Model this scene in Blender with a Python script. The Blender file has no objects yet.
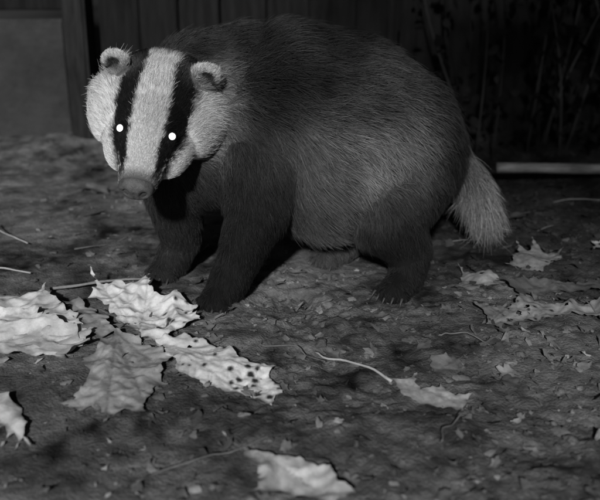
import bpy, bmesh, math, random
import numpy as np
from mathutils import Vector, Matrix
from mathutils.geometry import delaunay_2d_cdt
random.seed(7); rng=np.random.default_rng(11)
scn=bpy.context.scene
def link(o):
    scn.collection.objects.link(o); return o
# ---------------------------------------------------------------- noise
def _h(ix,iy,iz,s):
    n=(ix*374761393+iy*668265263+iz*2147483647+s*1274126177)&0xffffffff
    n=((n^(n>>13))*1274126177)&0xffffffff
    n=((n^(n>>16))*2246822519)&0xffffffff
    return ((n^(n>>15))&0xffffff)/float(0xffffff)
def vn(P,scale,seed=0):
    P=np.asarray(P,float)*scale+100.0
    i=np.floor(P).astype(np.int64); f=P-i; f=f*f*(3-2*f)
    r=0
    for dx in (0,1):
        for dy in (0,1):
            for dz in (0,1):
                w=(f[:,0] if dx else 1-f[:,0])*(f[:,1] if dy else 1-f[:,1])*(f[:,2] if dz else 1-f[:,2])
                r=r+w*_h(i[:,0]+dx,i[:,1]+dy,i[:,2]+dz,seed)
    return r*2-1
def fbm(P,scale,oct=4,seed=0,gain=.5):
    a=1;r=0
    for k in range(oct):
        r=r+a*vn(P,scale*2**k,seed+k*17); a*=gain
    return r
def P3(x,y): 
    x=np.atleast_1d(np.asarray(x,float)); y=np.atleast_1d(np.asarray(y,float))
    return np.stack([x,y,np.zeros_like(x)],1)
def gh(x,y):
    p=P3(x,y)
    z=.010*vn(p,3.1,1)+.006*vn(p,9,2)
    rough=np.clip(.7+ .8*(p[:,0]+.1)+ .5*vn(p,5,9),.35,1.4)
    z=z+rough*(.0050*vn(p,26,3)+.0038*np.abs(vn(p,55,4))+.0024*vn(p,105,5)+.0012*vn(p,210,6))
    z=z+.03*np.exp(-((p[:,1]-.9)/.16)**2)*(1+.5*vn(p,6,8))
    m=.045*np.exp(-(((p[:,0]+.40)/.05)**2+((p[:,1]-.52)/.05)**2)*1.0)*.35
    return z+m
# ---------------------------------------------------------------- materials
def nt(name):
    m=bpy.data.materials.new(name); m.use_nodes=True
    t=m.node_tree; b=t.nodes['Principled BSDF']; return m,t,b
def N(t,k,**kw):
    n=t.nodes.new(k)
    for a,v in kw.items(): setattr(n,a,v)
    return n
def mat_noise(name,lo,hi,scale=30,rough=.9,bump=.3,bscale=120,bdist=.002,stretch=(1,1,1),detail=6,spec=.3):
    m,t,b=nt(name)
    tc=N(t,'ShaderNodeTexCoord'); mp=N(t,'ShaderNodeMapping'); mp.inputs['Scale'].default_value=stretch
    t.links.new(tc.outputs['Object'],mp.inputs[0])
    n=N(t,'ShaderNodeTexNoise'); n.inputs['Scale'].default_value=scale; n.inputs['Detail'].default_value=detail; n.inputs['Roughness'].default_value=.65
    t.links.new(mp.outputs[0],n.inputs['Vector'])
    r=N(t,'ShaderNodeValToRGB'); r.color_ramp.elements[0].position=.3; r.color_ramp.elements[1].position=.7
    r.color_ramp.elements[0].color=(lo,lo,lo,1); r.color_ramp.elements[1].color=(hi,hi,hi,1)
    t.links.new(n.outputs['Fac'],r.inputs[0]); t.links.new(r.outputs[0],b.inputs['Base Color'])
    b.inputs['Roughness'].default_value=rough; b.inputs['Specular IOR Level'].default_value=spec
    n2=N(t,'ShaderNodeTexNoise'); n2.inputs['Scale'].default_value=bscale; n2.inputs['Detail'].default_value=5
    t.links.new(mp.outputs[0],n2.inputs['Vector'])
    bp=N(t,'ShaderNodeBump'); bp.inputs['Strength'].default_value=bump; bp.inputs['Distance'].default_value=bdist
    t.links.new(n2.outputs['Fac'],bp.inputs['Height']); t.links.new(bp.outputs[0],b.inputs['Normal'])
    return m
def mat_attr(name,attr='col',rough=.7,spec=.3,bump=0,bscale=300,bdist=.001,mott=0):
    m,t,b=nt(name)
    a=N(t,'ShaderNodeAttribute',attribute_name=attr); src=a.outputs['Color']
    tc=N(t,'ShaderNodeTexCoord')
    if mott:
        n=N(t,'ShaderNodeTexNoise'); n.inputs['Scale'].default_value=160; n.inputs['Detail'].default_value=7; n.inputs['Roughness'].default_value=.75
        t.links.new(tc.outputs['Object'],n.inputs['Vector'])
        mr=N(t,'ShaderNodeMapRange'); mr.inputs['From Min'].default_value=.3; mr.inputs['From Max'].default_value=.7; mr.inputs['To Min'].default_value=1-mott; mr.inputs['To Max'].default_value=1+mott
        t.links.new(n.outputs['Fac'],mr.inputs[0])
        mx=N(t,'ShaderNodeMix',data_type='RGBA',blend_type='MULTIPLY'); mx.inputs[0].default_value=1
        t.links.new(src,mx.inputs[6]); t.links.new(mr.outputs[0],mx.inputs[7]); src=mx.outputs[2]
    t.links.new(src,b.inputs['Base Color'])
    b.inputs['Roughness'].default_value=rough; b.inputs['Specular IOR Level'].default_value=spec
    if bump:
        n2=N(t,'ShaderNodeTexNoise'); n2.inputs['Scale'].default_value=bscale; n2.inputs['Detail'].default_value=6
        t.links.new(tc.outputs['Object'],n2.inputs['Vector'])
        bp=N(t,'ShaderNodeBump'); bp.inputs['Strength'].default_value=bump; bp.inputs['Distance'].default_value=bdist
        t.links.new(n2.outputs['Fac'],bp.inputs['Height']); t.links.new(bp.outputs[0],b.inputs['Normal'])
    return m
def mesh_obj(name,V,F,mat=None,smooth=True,col=None,parent=None):
    me=bpy.data.meshes.new(name); me.from_pydata([tuple(v) for v in V],[],[tuple(f) for f in F]); me.update()
    if smooth: me.polygons.foreach_set('use_smooth',[True]*len(me.polygons))
    if col is not None:
        c=np.ones((len(V),4)); c[:,:3]=np.asarray(col)[:,None]
        a=me.color_attributes.new('col','FLOAT_COLOR','POINT'); a.data.foreach_set('color',c.ravel())
    if mat: me.materials.append(mat)
    o=bpy.data.objects.new(name,me); link(o)
    if parent: o.parent=parent
    return o
def gcol(x,y):
    p=P3(x,y)
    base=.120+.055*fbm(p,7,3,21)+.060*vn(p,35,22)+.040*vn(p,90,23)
    dark=1/(1+np.exp(-((p[:,0]-.27)+.55*(p[:,1]-.05)+.10*vn(p,7,24))/.06))*(1/(1+np.exp(-(p[:,1]-.0+.05*vn(p,9,25))/.05)))  # flash fall-off painted into the soil colour, right and back
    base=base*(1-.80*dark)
    base=base*(1-.30/(1+np.exp(-(p[:,0]-.1)/.15)))  # more painted fall-off: soil colour dimmed towards the right
    return np.clip(base,.008,.4)
# ---------------------------------------------------------------- ground
def ground():
    def ax(a,b,step,far):
        c=list(np.arange(a,b+1e-6,step)); s=step
        hi=[];x=c[-1]
        while x<far: s*=1.35; x+=s; hi.append(x)
        s=step;lo=[];x=c[0]
        while x>-far: s*=1.35; x-=s; lo.append(x)
        return np.array(lo[::-1]+c+hi)
    X=ax(-.75,.8,.0033,80); Y=ax(-.60,.95,.0033,80)
    gx,gy=np.meshgrid(X,Y); V=np.stack([gx.ravel(),gy.ravel(),gh(gx.ravel(),gy.ravel())],1)
    nx,ny=len(X),len(Y)
    idx=np.arange(nx*ny).reshape(ny,nx)
    F=np.stack([idx[:-1,:-1],idx[:-1,1:],idx[1:,1:],idx[1:,:-1]],-1).reshape(-1,4)
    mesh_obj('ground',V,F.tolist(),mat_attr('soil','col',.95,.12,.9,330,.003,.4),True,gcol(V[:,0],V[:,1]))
ground()
def flakes(name,n,xr,yr,smin,smax,lo,hi,tilt,seed,mat,dens=None):
    r=np.random.default_rng(seed); V=[];F=[];C=[]
    cnt=0
    while cnt<n:
        x=r.uniform(*xr); y=r.uniform(*yr)
        if dens and r.random()>dens(x,y): continue
        cnt+=1
        s=smin*(smax/smin)**(r.random()**2.0); k=r.integers(7,12); a=r.uniform(0,6.28)
        asp=r.uniform(.35,1)
        th=np.sort(r.uniform(0,6.283,k)); rr=r.uniform(.5,1.05,k)*s
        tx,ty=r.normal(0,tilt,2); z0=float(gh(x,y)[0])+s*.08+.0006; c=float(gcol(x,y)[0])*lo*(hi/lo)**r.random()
        b=len(V); cu=r.uniform(-.35,.35)/s
        V.append((x,y,z0+s*.1)); C.append(c)
        for t_,q in zip(th,rr):
            u=q*math.cos(t_); v=q*asp*math.sin(t_)
            px=u*math.cos(a)-v*math.sin(a); py=u*math.sin(a)+v*math.cos(a)
            V.append((x+px,y+py,z0+px*tx+py*ty+cu*u*u+r.normal(0,s*.10))); C.append(c*r.uniform(.7,1.15))
        for i in range(k): F.append((b,b+1+i,b+1+(i+1)%k))
    return mesh_obj(name,V,F,mat,True,C)
litmat=mat_attr('litter','col',.85,.15,.6,300,.001,.3)
def dl(x,y):
    d=.35+.8*(x+.25)+.35*float(vn(P3(x,y),6,77)[0])
    if y>.15: d*=.6
    return min(1,max(.08,d))
flakes('leaf_litter',7500,(-.75,.8),(-.55,.85),.0022,.013,.7,2.3,.30,5,litmat,dl)
def clods(name,n,mat):
    r=np.random.default_rng(9); V=[];F=[];C=[]
    bm=bmesh.new(); bmesh.ops.create_icosphere(bm,subdivisions=3,radius=1)
    bv=np.array([v.co[:] for v in bm.verts]); bf=[[v.index for v in f.verts] for f in bm.faces]; bm.free()
    for i in range(n):
        x=r.uniform(-.7,.75); y=r.uniform(-.5,.6)
        if r.random()>dl(x,y)+.1: continue
        s=.002*(3.2**(r.random()**2.0)); 
        q=bv*(1+.45*vn(bv,1.2,i)+.28*vn(bv,2.8,i+1)+.12*vn(bv,6,i+2))[:,None]*s*np.array([r.uniform(.6,1.4),r.uniform(.6,1.4),r.uniform(.4,.7)])
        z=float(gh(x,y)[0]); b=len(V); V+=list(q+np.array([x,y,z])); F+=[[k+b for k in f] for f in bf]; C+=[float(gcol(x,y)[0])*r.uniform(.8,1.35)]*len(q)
    return mesh_obj(name,V,F,mat,True,C)
clods('soil_clods',1300,mat_attr('clod','col',.95,.1,.9,450,.002,.35))
# ---------------------------------------------------------------- big leaves
def leafmat():
    m,t,b=nt('dead_leaf')
    a=N(t,'ShaderNodeAttribute',attribute_name='col'); tc=N(t,'ShaderNodeTexCoord')
    n=N(t,'ShaderNodeTexNoise'); n.inputs['Scale'].default_value=90; n.inputs['Detail'].default_value=8; n.inputs['Roughness'].default_value=.7
    t.links.new(tc.outputs['Object'],n.inputs['Vector'])
    mr=N(t,'ShaderNodeMapRange'); mr.inputs['From Min'].default_value=.3; mr.inputs['From Max'].default_value=.7; mr.inputs['To Min'].default_value=.66; mr.inputs['To Max'].default_value=1.12
    t.links.new(n.outputs['Fac'],mr.inputs[0])
    mx=N(t,'ShaderNodeMix',data_type='RGBA',blend_type='MULTIPLY'); mx.inputs[0].default_value=1
    t.links.new(a.outputs['Color'],mx.inputs[6]); t.links.new(mr.outputs[0],mx.inputs[7])
    t.links.new(mx.outputs[2],b.inputs['Base Color'])
    b.inputs['Roughness'].default_value=.6; b.inputs['Specular IOR Level'].default_value=.3
    bp=N(t,'ShaderNodeBump'); bp.inputs['Strength'].default_value=.6; bp.inputs['Distance'].default_value=.0014
    t.links.new(n.outputs['Fac'],bp.inputs['Height']); t.links.new(bp.outputs[0],b.inputs['Normal'])
    return m
LM=leafmat()
def segd(P,a,b):
    a=np.array(a);b=np.array(b);ab=b-a; tt=np.clip(((P-a)@ab)/(ab@ab+1e-12),0,1)
    return np.linalg.norm(P-(a+tt[:,None]*ab),axis=1)
def inside(P,poly):
    c=np.zeros(len(P),bool); n=len(poly)
    for i in range(n):
        x1,y1=poly[i];x2,y2=poly[(i+1)%n]
        k=((y1>P[:,1])!=(y2>P[:,1])); 
        with np.errstate(divide='ignore',invalid='ignore'):
            xx=(x2-x1)*(P[:,1]-y1)/(y2-y1)+x1
        c^=k&(P[:,0]<xx)
    return c
def leaf(outline,base,tips,tone,lift,seed,crump=.006,curl=.008,spots=(),step=.0027,rag=.0018,name='dead_leaf',side=True,tilt=(0,0),holes=0):
    r=np.random.default_rng(seed); poly=[]
    n=len(outline)
    for i in range(n):
        a=np.array(outline[i]);b=np.array(outline[(i+1)%n]); d=np.linalg.norm(b-a); k=max(1,int(d/.0032))
        nrm=np.array([-(b-a)[1],(b-a)[0]])/max(d,1e-6)
        for j in range(k):
            q=a+(b-a)*j/k
            off=rag*(1.5*vn(P3(*q),90,seed)[0]+1.6*vn(P3(*q),230,seed+1)[0]) if j else 0
            poly.append(tuple(q-nrm*d*.12*math.sin(math.pi*j/k)+nrm*off))
    A=np.array(poly); lo=A.min(0);hi=A.max(0)
    gx,gy=np.meshgrid(np.arange(lo[0],hi[0],step),np.arange(lo[1],hi[1],step))
    G=np.stack([gx.ravel(),gy.ravel()],1)+r.uniform(-.3,.3,(gx.size,2))*step
    G=G[inside(G,poly)]
    dm=np.min(np.linalg.norm(G[:,None]-A[None],axis=2),axis=1); G=G[dm>step*.5]
    pts=[Vector(p) for p in poly]+[Vector(p) for p in G]
    ring=list(range(len(poly)))
    res=delaunay_2d_cdt(pts,[],[ring],1,1e-6)
    Q=np.array([v[:] for v in res[0]]); F=[list(f) for f in res[2]]
    cen=np.array([Q[f].mean(0) for f in F]); ok=inside(cen,poly)
    for hh in range(holes):
        hc=G[r.integers(len(G))]; ok&=np.linalg.norm((cen-hc)*np.array([1,r.uniform(.7,1.6)]),axis=1)>r.uniform(.002,.004)
    F=[f for f,k in zip(F,ok) if k]
    dv=np.full(len(Q),9.)
    for tp in tips:
        dv=np.minimum(dv,segd(Q,base,tp))
        if side:
            b0=np.array(base);t0=np.array(tp);ax=t0-b0;L=np.linalg.norm(ax);ax=ax/L;pr=np.array([-ax[1],ax[0]])
            for s_ in np.arange(.25,.95,.17):
                for sg in (-1,1):
                    q=b0+ax*L*s_; dv=np.minimum(dv,segd(Q,q,q+(ax*.7+pr*sg*.75)*L*.3*(1-s_*.5))+.0006)
    de=np.min(np.linalg.norm(Q[:,None]-A[None],axis=2),axis=1)
    p3=np.c_[Q,np.full(len(Q),seed*.37)]
    gsm=np.array(gh(Q[:,0],Q[:,1])); c=Q.mean(0)
    z=np.array([0.]*len(Q))+np.percentile(gsm,70)*.6+gsm*.4
    ridge=1-np.abs(vn(p3,22,seed)); ridge2=1-np.abs(vn(p3,55,seed+3))
    z+=lift+crump*(1.5*ridge+.6*ridge2-.9)+.0035*np.clip(dv/.012,0,1)
    z+=curl*np.exp(-de/.010)*(.05+1.0*vn(p3,18,seed+5))
    z+=(Q[:,0]-c[0])*tilt[0]+(Q[:,1]-c[1])*tilt[1]
    z=np.maximum(z,gsm+.0012)
    col=tone*(1+.18*vn(p3,22,seed+8)+.12*vn(p3,75,seed+9))
    col=col*(1-.38*np.exp(-(dv/.0012)**2))*(1-.3*np.exp(-de/.002))
    col=col*(1-.5*np.clip(vn(p3,34,seed+12)-.2,0,1))
    for sx,sy,sr in spots:
        w=1/(1+np.exp((np.hypot(Q[:,0]-sx,Q[:,1]-sy)*(1+.2*vn(p3,200,3))-sr)/.00035)); col=col*(1-.97*w)
    return mesh_obj(name,np.c_[Q,z],F,LM,True,np.clip(col,.01,.85))
def rs(n,x0,x1,y0,y1,a,b,seed):
    r=np.random.default_rng(seed); out=[]
    while len(out)<n:
        q=(r.uniform(x0,x1),r.uniform(y0,y1),r.uniform(a,b))
        if all(math.hypot(q[0]-o[0],q[1]-o[1])>o[2]+q[2]+.0015 for o in out): out.append(q)
    return out
A=[(-.50,.02),(-.442,.013),(-.399,.007),(-.355,-.007),(-.337,.013),(-.305,-.038),(-.271,-.079),(-.243,-.12),(-.236,-.163),(-.258,-.178),(-.249,-.192),(-.28,-.178),(-.318,-.163),(-.348,-.158),(-.384,-.171),(-.46,-.16)]
A2=[(-.50,-.085),(-.42,-.060),(-.37,-.078),(-.325,-.072),(-.290,-.105),(-.262,-.118),(-.240,-.158),(-.262,-.165),(-.252,-.192),(-.30,-.178),(-.345,-.192),(-.40,-.18),(-.47,-.20)]
B=[(-.282,.034),(-.262,.006),(-.240,.012),(-.222,.006),(-.203,.038),(-.196,.003),(-.178,-.030),(-.158,-.022),(-.128,-.052),(-.120,-.093),(-.140,-.108),(-.161,-.151),(-.186,-.132),(-.219,-.100),(-.236,-.066),(-.272,-.03)]
C=[(-.242,-.277),(-.225,-.231),(-.245,-.194),(-.229,-.150),(-.216,-.12),(-.187,-.133),(-.165,-.158),(-.136,-.180),(-.150,-.215),(-.138,-.235),(-.154,-.257),(-.152,-.292),(-.169,-.288),(-.190,-.310),(-.204,-.277),(-.218,-.287)]
NN=[(-.308,-.025),(-.287,-.012),(-.26,-.044),(-.234,-.079),(-.211,-.12),(-.233,-.138),(-.258,-.12),(-.283,-.079)]
D=[(-.168,-.138),(-.135,-.130),(-.11,-.146),(-.079,-.165),(-.0496,-.194),(-.0255,-.200),(-.030,-.222),(-.016,-.240),(-.0285,-.270),(-.0515,-.257),(-.078,-.250),(-.106,-.227),(-.131,-.210),(-.151,-.177)]
E=[(-.345,-.215),(-.318,-.222),(-.296,-.234),(-.276,-.257),(-.262,-.285),(-.247,-.325),(-.259,-.306),(-.262,-.330),(-.270,-.300),(-.276,-.322),(-.282,-.290),(-.290,-.308),(-.294,-.276),(-.304,-.292),(-.308,-.262),(-.320,-.275),(-.325,-.248),(-.345,-.25)]
E=[(x,y-.027) for x,y in E]
Fo=[(-.072,-.330),(-.0462,-.350),(-.0275,-.355),(0,-.363),(.0265,-.380),(.046,-.413),(.025,-.434),(-.0084,-.427),(-.0385,-.410),(-.0335,-.388),(-.0495,-.37)]
Fo=[(x,y-.012) for x,y in Fo]
Gg=[(.0915,-.216),(.107,-.225),(.126,-.212),(.126,-.239),(.148,-.233),(.158,-.247),(.178,-.250),(.163,-.280),(.142,-.271),(.122,-.267),(.104,-.251)]
H=[(.144,-.165),(.165,-.163),(.184,-.168),(.177,-.2),(.156,-.214),(.142,-.205)]
I=[(.226,.105),(.238,.085),(.267,.078),(.287,.048),(.264,.030),(.2275,.0135),(.2127,.041),(.225,.074)]
J=[(.293,.104),(.310,.120),(.3225,.160),(.335,.140),(.351,.178),(.362,.140),(.3905,.150),(.378,.104),(.3405,.080),(.312,.090)]
K=[(.2205,-.040),(.2545,-.052),(.285,-.020),(.3145,-.040),(.343,-.038),(.388,-.025),(.392,-.079),(.3325,-.072),(.2975,-.082),(.2615,-.085),(.24,-.112),(.225,-.093)]
L=[(.265,.031),(.3185,.0455),(.365,.040),(.42,.066),(.411,.0135),(.343,.005),(.29,-.006)]
M=[(.4525,.209),(.475,.218),(.466,.178),(.445,.178)]
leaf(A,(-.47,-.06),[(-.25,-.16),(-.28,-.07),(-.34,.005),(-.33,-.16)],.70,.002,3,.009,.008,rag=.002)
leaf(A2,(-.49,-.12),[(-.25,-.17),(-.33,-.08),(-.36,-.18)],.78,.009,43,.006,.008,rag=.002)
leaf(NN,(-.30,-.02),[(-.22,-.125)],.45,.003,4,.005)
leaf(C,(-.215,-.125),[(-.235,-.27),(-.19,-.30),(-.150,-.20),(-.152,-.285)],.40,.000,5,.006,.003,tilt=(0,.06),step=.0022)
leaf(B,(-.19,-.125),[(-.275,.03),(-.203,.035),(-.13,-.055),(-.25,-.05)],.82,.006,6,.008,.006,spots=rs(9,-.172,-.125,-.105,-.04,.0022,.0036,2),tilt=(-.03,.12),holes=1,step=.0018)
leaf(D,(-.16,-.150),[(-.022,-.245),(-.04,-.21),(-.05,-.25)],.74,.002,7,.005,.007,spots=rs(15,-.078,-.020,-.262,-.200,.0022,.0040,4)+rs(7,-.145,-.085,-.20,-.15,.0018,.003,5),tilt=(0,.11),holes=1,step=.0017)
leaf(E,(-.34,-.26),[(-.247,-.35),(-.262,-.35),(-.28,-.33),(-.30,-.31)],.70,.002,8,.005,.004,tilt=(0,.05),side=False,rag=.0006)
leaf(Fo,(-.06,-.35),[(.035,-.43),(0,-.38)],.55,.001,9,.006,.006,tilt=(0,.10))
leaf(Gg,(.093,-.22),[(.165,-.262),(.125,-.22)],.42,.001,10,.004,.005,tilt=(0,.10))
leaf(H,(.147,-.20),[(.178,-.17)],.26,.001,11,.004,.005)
leaf(I,(.22,.04),[(.275,.045),(.235,.10),(.255,.02)],.30,.002,12,.005,.006,tilt=(0,.12),rag=.002,holes=2)  # right-hand leaves from here: lower tones paint in the light fall-off
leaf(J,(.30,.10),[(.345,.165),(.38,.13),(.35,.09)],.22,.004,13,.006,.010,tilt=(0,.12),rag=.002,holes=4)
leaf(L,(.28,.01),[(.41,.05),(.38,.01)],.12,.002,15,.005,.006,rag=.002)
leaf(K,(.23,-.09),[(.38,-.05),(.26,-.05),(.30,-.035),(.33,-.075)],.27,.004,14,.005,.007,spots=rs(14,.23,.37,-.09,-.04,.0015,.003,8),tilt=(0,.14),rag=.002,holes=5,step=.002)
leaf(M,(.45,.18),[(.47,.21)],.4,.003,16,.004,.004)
r=np.random.default_rng(31)
SL=[(.215,-.345,.012,.25),(.175,-.37,.01,.3),(-.385,.50,.028,.16),(.30,.25,.02,.06),(.36,.33,.03,.05),(-.36,.36,.02,.12)]
for i in range(40):
    x=r.uniform(-.15,.45); y=r.uniform(-.42,.10); SL.append((x,y,r.uniform(.006,.015),float(gcol(x,y)[0])*r.uniform(1.1,2.0)))
for i in range(12):
    x=r.uniform(-.4,-.05); y=r.uniform(-.42,.35); SL.append((x,y,r.uniform(.006,.012),float(gcol(x,y)[0])*r.uniform(1.0,1.8)))
for i,(cx,cy,s,tn) in enumerate(SL):
    ph=r.uniform(0,6.28); a2=r.uniform(.4,.9)
    o_=[]
    for kk,a in enumerate(np.arange(0,6.2,.62)):
        q=s*(r.uniform(.9,1.25) if kk%2 else r.uniform(.45,.8)); u=q*math.cos(a); v=q*a2*math.sin(a)
        o_.append((cx+u*math.cos(ph)-v*math.sin(ph),cy+u*math.sin(ph)+v*math.cos(ph)))
    leaf(o_,(cx-s*.8*math.cos(ph),cy-s*.8*math.sin(ph)),[(cx+s*.8*math.cos(ph),cy+s*.8*math.sin(ph))],tn,.0005,500+i,.003,.004,tilt=(r.uniform(-.2,.2),r.uniform(-.1,.25)),side=False,rag=.0012,step=.0022)
# ---------------------------------------------------------------- tubes
def tube(V,F,pts,rad,k=6):
    pts=[Vector(p) for p in pts]; b=len(V)
    for i,p in enumerate(pts):
        d=(pts[min(i+1,len(pts)-1)]-pts[max(i-1,0)]).normalized()
        u=d.orthogonal().normalized(); w=d.cross(u)
        if abs(d.z)<.9: u=Vector((0,0,1)).cross(d).normalized(); w=d.cross(u)
        for j in range(k):
            a=2*math.pi*j/k; V.append(tuple(p+(u*math.cos(a)+w*math.sin(a))*rad[i]))
    for i in range(len(pts)-1):
        for j in range(k): F.append((b+i*k+j,b+i*k+(j+1)%k,b+(i+1)*k+(j+1)%k,b+(i+1)*k+j))
    F.append(tuple(b+j for j in range(k))[::-1]); F.append(tuple(b+(len(pts)-1)*k+j for j in range(k)))
def stick(name,p0,p1,r0,r1,lift,mat,seg=14,wob=.004,seed=1,k=7,arch=0):
    V=[];F=[];pts=[];rad=[]
    for i in range(seg+1):
        t_=i/seg; x=p0[0]+(p1[0]-p0[0])*t_; y=p0[1]+(p1[1]-p0[1])*t_
        q=np.array([[t_*4,seed,0.]]); x+=wob*vn(q,1,seed)[0]; y+=wob*vn(q,1,seed+5)[0]
        pts.append((x,y,lift[0]+(lift[1]-lift[0])*t_+arch*4*t_*(1-t_)+wob*.5*vn(q,1,seed+9)[0])); rad.append((r0+(r1-r0)*t_)*(1+.12*vn(q,3,seed+2)[0]))
    tube(V,F,pts,rad,k); return mesh_obj(name,V,F,mat)
straw=mat_noise('straw',.30,.5,60,.7,.3,200,.001)
bark=mat_noise('twig_bark',.08,.18,60,.9,.5,200,.001)
g=lambda x,y: float(gh(x,y)[0])
stick('straw_stem',(-.52,.29),(-.425,.209),.0015,.001,(g(-.5,.28)+.02,g(-.425,.209)+.004),straw,seed=2)
stick('straw_stem',(-.46,.105),(-.38,.085),.0015,.001,(g(-.44,.1)+.008,g(-.38,.085)+.003),straw,seed=3)
stick('twig',(-.335,.025),(-.205,.062),.0022,.0015,(g(-.33,.03)+.006,g(-.21,.06)+.004),mat_noise('twig_pale',.15,.3,60),seed=4,arch=.004)
stick('leaf_stalk',(.0115,-.146),(.095,-.222),.0010,.0017,(g(.01,-.146)+.004,g(.095,-.222)+.006),straw,seed=5,arch=.003,wob=.006)
stick('pale_pole',(.392,.585),(1.3,.55),.0100,.0120,(.035,.045),mat_noise('pole_wood',.10,.30,25,.8,.6,80,.003,(1,6,6)),seg=24,wob=.012,seed=6,k=12)
for i,(a,b) in enumerate([((.30,-.30),(.42,-.36)),((.2,.22),(.42,.30)),((.35,-.02),(.46,-.20)),((-.15,-.42),(-.02,-.33)),((.12,-.36),(.15,-.31)),((.25,.45),(.6,.42)),((.48,-.1),(.40,.03)),((-.6,.5),(-.45,.62)),((-.05,-.13),(.02,-.17)),((.16,-.1),(.24,-.16)),((-.34,.2),(-.27,.23))]):
    stick('twig',a,b,.0010,.0006,(g(*a)+.003,g(*b)+.004),bark,seed=20+i,wob=.012)
# ---------------------------------------------------------------- fence
def boxes(name,items,mat,parent,bev=.003):
    bm=bmesh.new()
    for (cx,cy,cz,sx,sy,sz,rz) in items:
        r_=bmesh.ops.create_cube(bm,size=1); M_=Matrix.Translation((cx,cy,cz))@Matrix.Rotation(rz,4,'Y')@Matrix.Diagonal((sx,sy,sz,1))
        bmesh.ops.transform(bm,matrix=M_,verts=r_['verts'])
    bmesh.ops.bevel(bm,geom=bm.edges[:],offset=bev,segments=2,affect='EDGES')
    me=bpy.data.meshes.new(name); bm.to_mesh(me); bm.free(); me.materials.append(mat)
    o=bpy.data.objects.new(name,me); link(o); o.parent=parent; return o
wood=mat_noise('fence_wood',.006,.018,14,.85,.6,60,.003,(6,6,.5),spec=.1)  # wood tone kept near black to paint in the light fall-off
conc=mat_noise('concrete',.022,.064,6,.95,1,50,.005,detail=10,spec=.1)
fence=bpy.data.objects.new('garden_fence',None); link(fence)
r=np.random.default_rng(2)
it=[];x=-.455
while x<3.2:
    w=r.uniform(.088,.112); it.append((x+w/2,.925+r.uniform(-.006,.006),.92,w-.006,.018,1.8,r.normal(0,.004))); x+=w
boxes('boards',it,wood,fence)
it=[];z=.31
while z<1.8:
    it.append((-1.45,.925+r.uniform(-.003,.003),z+.07,1.86,.016,.134,0)); z+=.139
boxes('horizontal_boards',it,wood,fence)
boxes('gravel_board',[(-1.45,.92,.13,1.85,.05,.33,0)],conc,fence,.006)
boxes('posts',[(-.487,.90,.9,.05,.09,1.9,.01),(-2.4,.90,.9,.09,.09,1.9,0),(1.5,.97,.9,.09,.07,1.9,0)],mat_noise('post_mat',.012,.034,20,.9,.6,70,.003,(4,4,.6),spec=.1),fence,.006)
boxes('rails',[(1.4,.957,.3,3.7,.04,.07,0),(1.4,.957,1.5,3.7,.04,.07,0)],wood,fence)
def put_leaf(V,F,C,p,s,r,c,down=.8):
    d=r.normal(0,1,3);d[2]-=down; d/=np.linalg.norm(d); q=np.cross(d,r.normal(0,1,3)+np.array([0,-1.5,.5])); q/=np.linalg.norm(q)
    nn=np.cross(d,q); b=len(V)
    for (u,v,w) in [(0,0,0),(.35,.32,.08),(.7,.28,.06),(1,0,-.1),(.7,-.28,.06),(.35,-.32,.08),(.5,0,-.03)]:
        V.append(p+d*u*s+q*v*s+nn*w*s); C.append(c)
    F+=[(b,b+1,b+6),(b+1,b+2,b+6),(b+2,b+3,b+6),(b+3,b+4,b+6),(b+4,b+5,b+6),(b+5,b,b+6)]
def creeper(name,x0,x1,n,ymin,ymax,zt,leafd,ls,tone,seed,stem=3.2):
    r=np.random.default_rng(seed);V=[];F=[];C=[]
    for i in range(n):
        x=r.uniform(x0,x1);y=r.uniform(ymin,ymax);H_=r.uniform(.5,1)*zt; dx=r.normal(0,.12);pts=[];rad=[]
        for k in range(15):
            t_=k/14; pts.append((x+dx*t_+.03*math.sin(t_*5+i),y+.02*math.sin(t_*7+i*2),g(x,y)-.01+H_*t_)); rad.append(.003*(1-t_*.75)*r.uniform(.8,1.2))
        b=len(V); tube(V,F,pts,rad,5); C+=[tone*r.uniform(.8,stem)]*(len(V)-b)
        for k in range(int(leafd*H_)):
            t_=r.uniform(.05,1); p=np.array(pts[int(t_*14)])+r.normal(0,.018,3); put_leaf(V,F,C,p,ls*r.uniform(.4,1.2),r,tone*r.uniform(.4,1.6))
    return mesh_obj(name,V,F,mat_attr(name+'_mat','col',.9,.05),True,C)
creeper('climbing_plant',.30,1.3,34,.74,.88,1.1,55,.030,.012,3,6)
creeper('climbing_plant',-1.3,-.62,7,.84,.88,.9,10,.02,.03,8,1.5)
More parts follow.
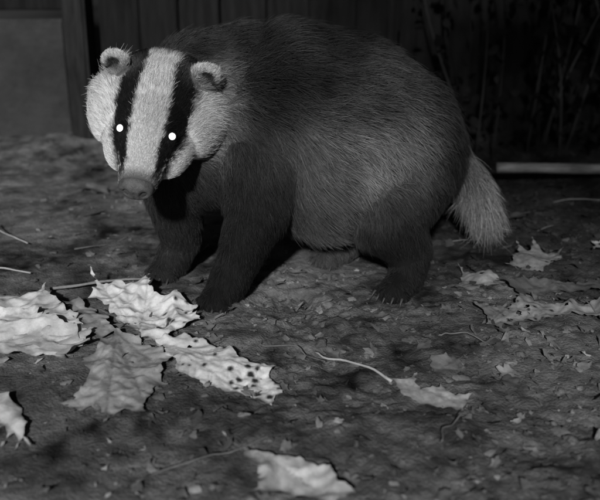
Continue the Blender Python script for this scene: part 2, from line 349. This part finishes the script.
def shade_tree():  # unseen tree added behind the camera to shade the right-hand fence
    r=np.random.default_rng(14);V=[];F=[];C=[]
    tr=[(1.7,-1.6,-.02),(1.68,-1.55,.5),(1.55,-1.45,.95),(1.3,-1.4,1.25),(.9,-1.35,1.4),(.4,-1.3,1.42),(.05,-1.3,1.35)]
    tube(V,F,tr,[.06,.05,.042,.034,.026,.016,.008],10)
    tube(V,F,[tr[2],(1.9,-1.4,1.5),(2.1,-1.3,2.0)],[.04,.03,.01],8)
    for i in range(60):
        k=r.integers(3,6); a=np.array(tr[k])+(np.array(tr[k+1 if k<6 else k])-np.array(tr[k]))*r.random(); b_=a+r.normal(0,1,3)*np.array([.3,.12,.3]); b_[2]=max(b_[2],1.0)
        tube(V,F,[a,(a+b_)/2+r.normal(0,.03,3),b_],[.008,.005,.002],5)
    C=[.1]*len(V)
    n=0
    while n<5200:
        x=r.uniform(-.35,2.4); z=.90+1.1*r.random()**1.3; y=r.uniform(-1.55,-1.15)
        if r.random()>min(1,max(0,(x+.35)/.55)): continue
        zz=.95+.05*math.sin(x*9)+.05*(x<.1)
        if z<zz: continue
        n+=1; put_leaf(V,F,C,np.array([x,y,z]),r.uniform(.03,.07),r,r.uniform(.04,.1),.3)
    mesh_obj('added_shade_tree',V,F,mat_attr('shade_tree_leaf','col',.7,.2),True,C)
shade_tree()
# ---------------------------------------------------------------- badger
badger=bpy.data.objects.new('badger',None); link(badger)
H0=np.array([-.176,.002,.259])
Fv=np.array([-.085,-.82,-.56]);Fv/=np.linalg.norm(Fv)
Rv=np.array([.985,0,-.17]);Rv-=Rv@Fv*Fv;Rv/=np.linalg.norm(Rv)
Uv=np.cross(Fv,Rv)
BM=np.stack([Fv,Rv,Uv],1)
def hw(p): return H0+BM@np.array(p)
groups={}
def chain(g_,pts): groups.setdefault(g_,[]).append(pts)
chain('trunk',[(-.075,.13,.222,.112),(-.02,.13,.226,.122),(.05,.135,.207,.126),(.105,.14,.183,.114),(.143,.155,.165,.090)])
chain('trunk',[(.04,.10,.16,.097),(.12,.12,.15,.082)])
chain('neck',[(-.155,.070,.248,.052),(-.13,.105,.255,.078),(-.08,.13,.24,.103)])
chain('neck',[(-.15,.075,.215,.055),(-.11,.09,.19,.075)])
chain('fl',[(-.055,.050,.180,.056),(-.056,.020,.12,.039),(-.082,.005,.055,.027),(-.098,-.012,.022,.025),(-.112,-.03,.014,.018)])
chain('ffl',[(-.13,.09,.18,.06),(-.172,.085,.125,.040),(-.168,.10,.055,.027),(-.182,.095,.022,.025),(-.196,.075,.014,.018)])
chain('hl',[(.135,.11,.145,.075),(.115,.050,.105,.050),(.150,.055,.055,.029),(.142,.03,.02,.024),(.122,.008,.013,.018)])
chain('fhl',[(.16,.19,.14,.07),(.070,.16,.10,.052),(.085,.17,.05,.034),(.055,.15,.02,.024),(.035,.13,.013,.018)])
chain('tail',[(.20,.19,.165,.032),(.248,.19,.115,.022),(.272,.18,.075,.016)])
def sph(bm,c,rad,rot=None,sub=3):
    r_=bmesh.ops.create_icosphere(bm,subdivisions=sub,radius=1)
    M_=Matrix.Translation(c)@(rot or Matrix())@Matrix.Diagonal((*rad,1)); bmesh.ops.transform(bm,matrix=M_,verts=r_['verts'])
HR=Matrix(BM.tolist()).to_4x4()
bm=bmesh.new(); 
for gn,cs in groups.items():
    for c in cs:
        for a,b in zip(c[:-1],c[1:]):
            L_=math.dist(a[:3],b[:3]); n=max(3,int(L_/(min(a[3],b[3])*.22)))
            for i in range(n+1):
                t_=i/n; q=[a[k]+(b[k]-a[k])*t_ for k in range(4)]; sph(bm,q[:3],(q[3],)*3)
head=[((-.015,0,-.004),(.074,.052,.044)),((-.045,0,-.015),(.05,.066,.050)),((-.010,.042,-.022),(.058,.038,.036)),((-.010,-.042,-.022),(.058,.038,.036)),
((.032,.025,-.022),(.054,.030,.027)),((.032,-.025,-.022),(.054,.030,.027)),((.012,0,-.004),(.075,.044,.040)),
((.038,0,-.007),(.066,.037,.035)),((.065,0,-.010),(.05,.031,.029)),((.090,0,-.012),(.036,.0260,.0245)),((.108,0,-.012),(.020,.023,.020)),((.05,0,-.036),(.060,.026,.017)),
((.046,.024,.008),(.024,.012,.012)),((.046,-.024,.008),(.024,.012,.012))]
for c,rad in head: sph(bm,hw(c),rad,HR)
EARS=[]
for s in (-1,1):
    c=(-.034,s*.0545,.034); EARS.append(c)
    for k in range(13):
        a=-.5+ (math.pi+1.0)*k/12
        sph(bm,hw((c[0]+.0005,c[1]+s*.0118*math.cos(a),c[2]+.0118*math.sin(a))),(.0060,.0055,.0055),HR,2)
    sph(bm,hw((c[0]-.003,c[1],c[2])),(.0062,.0130,.0130),HR)
    sph(bm,hw((c[0]-.006,c[1]-s*.006,c[2]-.014)),(.012,.016,.014),HR)
toes=[]
for gn in ('fl','ffl','hl','fhl'):
    c=groups[gn][0]; a=np.array(c[-2][:3]);b=np.array(c[-1][:3]); d=b-a; d[2]=0; d/=np.linalg.norm(d); pr=np.array([-d[1],d[0],0])
    for i in range(5):
        o_=(i-2)*.010; tp=b+d*(.006-.0022*abs(i-2)**1.5)+pr*o_; tp[2]=.011; sph(bm,tp,(.0085,.0085,.009),None,2); toes.append((tp,d+pr*o_*12))
me=bpy.data.meshes.new('body'); bm.to_mesh(me); bm.free()
body=bpy.data.objects.new('body',me); link(body); body.parent=badger
md=body.modifiers.new('r','REMESH'); md.mode='VOXEL'; md.voxel_size=.0028; md.use_smooth_shade=True
ms=body.modifiers.new('s','SMOOTH'); ms.factor=.5; ms.iterations=9
dg=bpy.context.evaluated_depsgraph_get(); me2=bpy.data.meshes.new_from_object(body.evaluated_get(dg))
body.modifiers.clear(); body.data=me2
nv=len(me2.vertices); V=np.empty(nv*3); me2.vertices.foreach_get('co',V); V=V.reshape(-1,3)
VN=np.empty(nv*3); me2.vertices.foreach_get('normal',VN); VN=VN.reshape(-1,3)
me2.calc_loop_triangles(); T=np.empty(len(me2.loop_triangles)*3,np.int32); me2.loop_triangles.foreach_get('vertices',T); T=T.reshape(-1,3)
def sd_chain(P,c):
    best=np.full(len(P),9.)
    for a,b in zip(c[:-1],c[1:]):
        A_=np.array(a[:3]);B_=np.array(b[:3]);ab=B_-A_; t_=np.clip(((P-A_)@ab)/(ab@ab),0,1)
        d=np.linalg.norm(P-(A_+t_[:,None]*ab),axis=1)-(a[3]+(b[3]-a[3])*t_); best=np.minimum(best,d)
    return best
GN=['trunk','neck','fl','ffl','hl','fhl','tail','head','ear']
def sm(x,a,b):
    t_=np.clip((x-a)/(b-a),0,1); return t_*t_*(3-2*t_)
def fields(P):
    hl_=(P-H0)@BM
    sd=[]
    for gn in GN[:7]:
        d=np.full(len(P),9.)
        for c in groups[gn]: d=np.minimum(d,sd_chain(P,c))
        sd.append(d)
    d=np.full(len(P),9.)
    for c,rad in head:
        q=(hl_-np.array(c))/np.array(rad); n_=np.linalg.norm(q,axis=1); d=np.minimum(d,(n_-1)*min(rad))
    sd.append(d-.002)
    d=np.full(len(P),9.)
    for c in EARS: d=np.minimum(d,np.linalg.norm((hl_-np.array(c)),axis=1)-.0195)
    sd.append(d)
    sd=np.array(sd); kk=np.array([55,70,60,70,60,60,90,130,180])[:,None]
    w=np.exp(-kk*np.clip(sd-sd.min(0),0,1)); w/=w.sum(0)
    one=np.ones(len(P))
    tr=np.stack([.80*one,.33*one,-.10-.55*sm(.30-P[:,2],0,.12)],1)
    nk=np.stack([.75*one,.45*one,-.35*one],1)
    leg=np.stack([.15*one,.1*one,-1*one],1)
    tl=np.stack([.25*one,-.05*one,-.9*one],1)
    side=np.sign(hl_[:,1])
    hd=-Fv[None]*1.0+Rv[None]*(side*sm(np.abs(hl_[:,1]),.01,.05)*.8)[:,None]-Uv[None]*(sm(np.abs(hl_[:,1]),.03,.06)*.25)[:,None]
    ea=Uv[None]*1.0+Rv[None]*(side*.3)[:,None]-Fv[None]*.5
    fl=[tr,nk,leg,leg,leg,leg,tl,hd,ea]
    flow=sum(w[i][:,None]*fl[i] for i in range(9))
    hx,hy,hz=hl_.T; ay=np.abs(hy)
    lenh=.0045+.007*sm(-hx,-.09,-.02)+.019*sm(ay,.035,.065)*sm(-hx,-.04,.02)
    ll=.013-.004*sm(.06-P[:,2],0,.04)
    ln=[.034*one,.028*one,ll,ll,ll,ll,.048*one,lenh,.0045*one]
    L_=sum(w[i]*ln[i] for i in range(9))
    lift=[.42,.42,.28,.28,.28,.28,.48,.30,.35]; LF=sum(w[i]*lift[i] for i in range(9))
    q=P-np.array([.085,.02,.205]); pale=np.exp(-((q[:,0]/.088)**2+((q[:,2])/.075)**2))*sm(.16-P[:,1],0,.08)
    cl=vn(P,22,40)*.30+vn(P,60,41)*.28
    ctr=(.042+.26*pale)*(1+cl)+.02*sm(P[:,2],.28,.34)
    ctr=ctr*(1-.6*sm(P[:,0],.14,.20))
    ctr=ctr+.10*np.exp(-(((P-np.array([.04,.06,.07]))/.05)**2).sum(1))
    cnk=.030*one+.14*np.exp(-(((P-np.array([-.105,.0,.240]))/np.array([.030,.06,.045]))**2).sum(1))
    w_s=.0182-.002*sm(hx,.06,.10)
    jit=vn(P,350,44)*.0026
    inst=1-sm(ay+jit,w_s-.0018,w_s+.0018)
    outer=.0415-.017*sm(hx,.045,.105)
    outd=sm(ay+jit*1.5+.25*np.clip(-hz-.012,0,1),outer-.003,outer+.003)
    head_c=.78*inst+(1-inst)*(.010+ .68*outd)
    muz=sm(hx,.100,.118); head_c=head_c*(1-muz)+muz*.17
    head_c=head_c*(1-.93*sm(-hz+jit*2,.046,.058))
    head_c=head_c*(1-.94*sm(-hx+jit*3,.048,.072)*(1-sm(ay,.045,.055)*.5))
    ed=np.min([np.linalg.norm(hl_-np.array(c),axis=1) for c in EARS],axis=0)
    earc=.045+.62*sm(ed,.0085,.0120)*sm(hz,.024,.036)
    cg=[ctr,cnk,.013*one,.030*one,.013*one,.07*one,.20*one,head_c,earc]
    C=sum(w[i]*cg[i] for i in range(9))
    return w,flow,L_,LF,C,hl_
w,flow,Ln,LF,C,hl_=fields(V)
c4=np.ones((nv,4)); c4[:,:3]=(C*.45)[:,None]
a=me2.color_attributes.new('col','FLOAT_COLOR','POINT'); a.data.foreach_set('color',c4.ravel())
me2.materials.clear(); me2.materials.append(mat_attr('badger_skin','col',.8,.1))
def hairs(n,seed,dens):
    r=np.random.default_rng(seed)
    tri=V[T]; ar=.5*np.linalg.norm(np.cross(tri[:,1]-tri[:,0],tri[:,2]-tri[:,0]),axis=1)
    cen=tri.mean(1); pr=ar*dens(cen); pr/=pr.sum()
    k=r.choice(len(T),n,p=pr); u=r.random((n,2)); fl_=u.sum(1)>1; u[fl_]=1-u[fl_]
    b=np.c_[1-u.sum(1),u]
    return (V[T[k]]*b[:,:,None]).sum(1),(VN[T[k]]*b[:,:,None]).sum(1)
def norm(a): return a/(np.linalg.norm(a,axis=1,keepdims=True)+1e-9)
EY=[(.055,-.0285,.0150),(.055,.0285,.0150)]
def dens(P):
    q=(P-H0)@BM; d=np.ones(len(P))
    dh=np.linalg.norm(q/np.array([1.6,1,1]),axis=1); d+=5*(dh<.085)
    return d
n=270000
P,Nn=hairs(n,5,dens); Nn=norm(Nn)
w,flow,Ln,LF,C,hl_=fields(P)
r=np.random.default_rng(6)
keep=np.ones(n,bool)
for e in EY: keep&=np.linalg.norm(hl_-np.array(e),axis=1)>.0082
keep&=~((hl_[:,0]>.117)&(np.abs(hl_[:,1])<.03)&(np.abs(hl_[:,2])<.03))
P,Nn,flow,Ln,LF,C,hl_,w=P[keep],Nn[keep],flow[keep],Ln[keep],LF[keep],C[keep],hl_[keep],w[:,keep]; n=len(P)
clump=np.stack([vn(P,40,71),vn(P,40,72),vn(P,40,73)],1)*.42+np.stack([vn(P,130,74),vn(P,130,75),vn(P,130,76)],1)*.40
flow=norm(flow)+clump*(.35+.65*(w[0]+w[1]+w[6]))[:,None]+r.normal(0,.19,(n,3))
tan=norm(flow-(flow*Nn).sum(1)[:,None]*Nn)
Ln=Ln*r.uniform(.55,1.2,n)*np.where(r.random(n)<.06,1.3,1)
K_=5; pts=np.empty((n,K_,3)); pts[:,0]=P-Nn*.0008
for k in range(1,K_):
    t_=(k-1)/(K_-2); d=norm(tan+Nn*(LF*(1.25-1.1*t_))[:,None]+np.array([0,0,-1])*(.12*t_)*(Ln>.02)[:,None])
    pts[:,k]=pts[:,k-1]+d*(Ln/(K_-1))[:,None]
pts[:,:,2]=np.maximum(pts[:,:,2],.002)
rad=np.array([.00017,.00019,.00016,.00010,.00003])[None]*(1+.25*sm(Ln,.015,.03))[:,None]
grz=(w[0]+w[1]*.8)
rf=np.exp(r.normal(0,.36,n))
colp=np.repeat((C*rf)[:,None],K_,1)
band=np.array([.8,.55,.45,1.0,1.6])[None]; colp=colp*(1+(band-1)*grz[:,None])
colp=np.clip(colp,.004,.85)
hc=bpy.data.hair_curves.new('fur'); hc.add_curves([K_]*n)
hc.attributes['position'].data.foreach_set('vector',pts.astype(np.float32).ravel())
ra=hc.attributes.get('radius') or hc.attributes.new('radius','FLOAT','POINT'); ra.data.foreach_set('value',rad.astype(np.float32).ravel())
ca=hc.attributes.new('col','FLOAT_COLOR','POINT'); cc=np.ones((n*K_,4),np.float32); cc[:,:3]=colp.reshape(-1,1); ca.data.foreach_set('color',cc.ravel())
hc.materials.append(mat_attr('badger_fur','col',.6,.18))
fo=bpy.data.objects.new('fur',hc); link(fo); fo.parent=badger
def eye(e,i):
    bm=bmesh.new(); bmesh.ops.create_uvsphere(bm,u_segments=32,v_segments=24,radius=.0066)
    o_dir=(Vector(Fv)*.55+Vector(Uv)*.7+Vector(Rv)*(.35*(1 if i else -1))).normalized()
    q=o_dir.to_track_quat('Z','Y').to_matrix().to_4x4()
    me=bpy.data.meshes.new('eye')
    for f in bm.faces:
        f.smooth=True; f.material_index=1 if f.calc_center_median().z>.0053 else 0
    bmesh.ops.transform(bm,matrix=Matrix.Translation(hw(e))@q,verts=bm.verts); bm.to_mesh(me); bm.free()
    m0,t,b=nt('eye_dark'); b.inputs['Base Color'].default_value=(.01,.01,.01,1); b.inputs['Roughness'].default_value=.08
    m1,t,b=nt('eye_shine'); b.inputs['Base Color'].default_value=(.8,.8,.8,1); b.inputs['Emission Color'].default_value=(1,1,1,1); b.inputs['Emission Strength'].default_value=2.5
    me.materials.append(m0); me.materials.append(m1)
    o=bpy.data.objects.new('eye_%d'%(i+1),me); link(o); o.parent=badger
for i,e in enumerate(EY): eye(e,i)
bm=bmesh.new()
sph(bm,(0,0,0),(.0135,.0205,.0155),None,4); 
for v in bm.verts:
    x,y,z=v.co
    if x>0:
        for s in (-1,1):
            d=math.hypot((y-s*.0100),(z+.001)*.8); v.co.x-=.009*math.exp(-(d/.0040)**2)
        v.co.x-=.002*math.exp(-(y/.0014)**2)*(z<.004)
bmesh.ops.transform(bm,matrix=Matrix.Translation(hw((.118,0,-.010)))@HR,verts=bm.verts)
me=bpy.data.meshes.new('nose'); 
for f in bm.faces: f.smooth=True
bm.to_mesh(me); bm.free(); me.materials.append(mat_noise('nose_skin',.05,.12,150,.55,.8,600,.001,spec=.4))
o=bpy.data.objects.new('nose',me); link(o); o.parent=badger
Vc=[];Fc=[]
for tp,d in toes:
    d=d/np.linalg.norm(d)
    tube(Vc,Fc,[tp+d*.004,tp+d*.009+np.array([0,0,.001]),tp+d*.013-np.array([0,0,.004]),tp+d*.016-np.array([0,0,.0085])],[.0020,.0017,.0012,.0004],7)
mesh_obj('claws',Vc,Fc,mat_noise('claw',.03,.07,100,.5),True,None,badger)
# ---------------------------------------------------------------- light, sky, camera
az=math.radians(7); el=math.radians(27)
s=Vector((-math.sin(az)*math.cos(el),-math.cos(az)*math.cos(el),math.sin(el)))
sl=bpy.data.lights.new('sun','SUN'); sl.energy=3.3; sl.angle=math.radians(3); sl.color=(1,1,1)
so=bpy.data.objects.new('sun',sl); link(so); so.rotation_euler=s.to_track_quat('Z','Y').to_euler(); so.location=s*5
wd=bpy.data.worlds.new('World'); scn.world=wd; wd.use_nodes=True; t=wd.node_tree
bg=t.nodes['Background']; sk=t.nodes.new('ShaderNodeTexSky'); sk.sky_type='NISHITA'; sk.sun_disc=False; sk.sun_elevation=el; sk.sun_rotation=math.atan2(s.x,s.y)
bw=t.nodes.new('ShaderNodeRGBToBW'); t.links.new(sk.outputs[0],bw.inputs[0]); t.links.new(bw.outputs[0],bg.inputs[0]); bg.inputs[1].default_value=.011
cd=bpy.data.cameras.new('camera'); cd.sensor_width=36; cd.lens=49.45; cd.clip_start=.02; cd.clip_end=300
cd.dof.use_dof=True; cd.dof.focus_distance=1.0; cd.dof.aperture_fstop=5
co=bpy.data.objects.new('camera',cd); link(co); co.location=(0,-1.0,.44); co.rotation_euler=(math.radians(70),0,0); scn.camera=co
scn.view_settings.view_transform='Standard'; scn.view_settings.look='None'; scn.view_settings.exposure=0
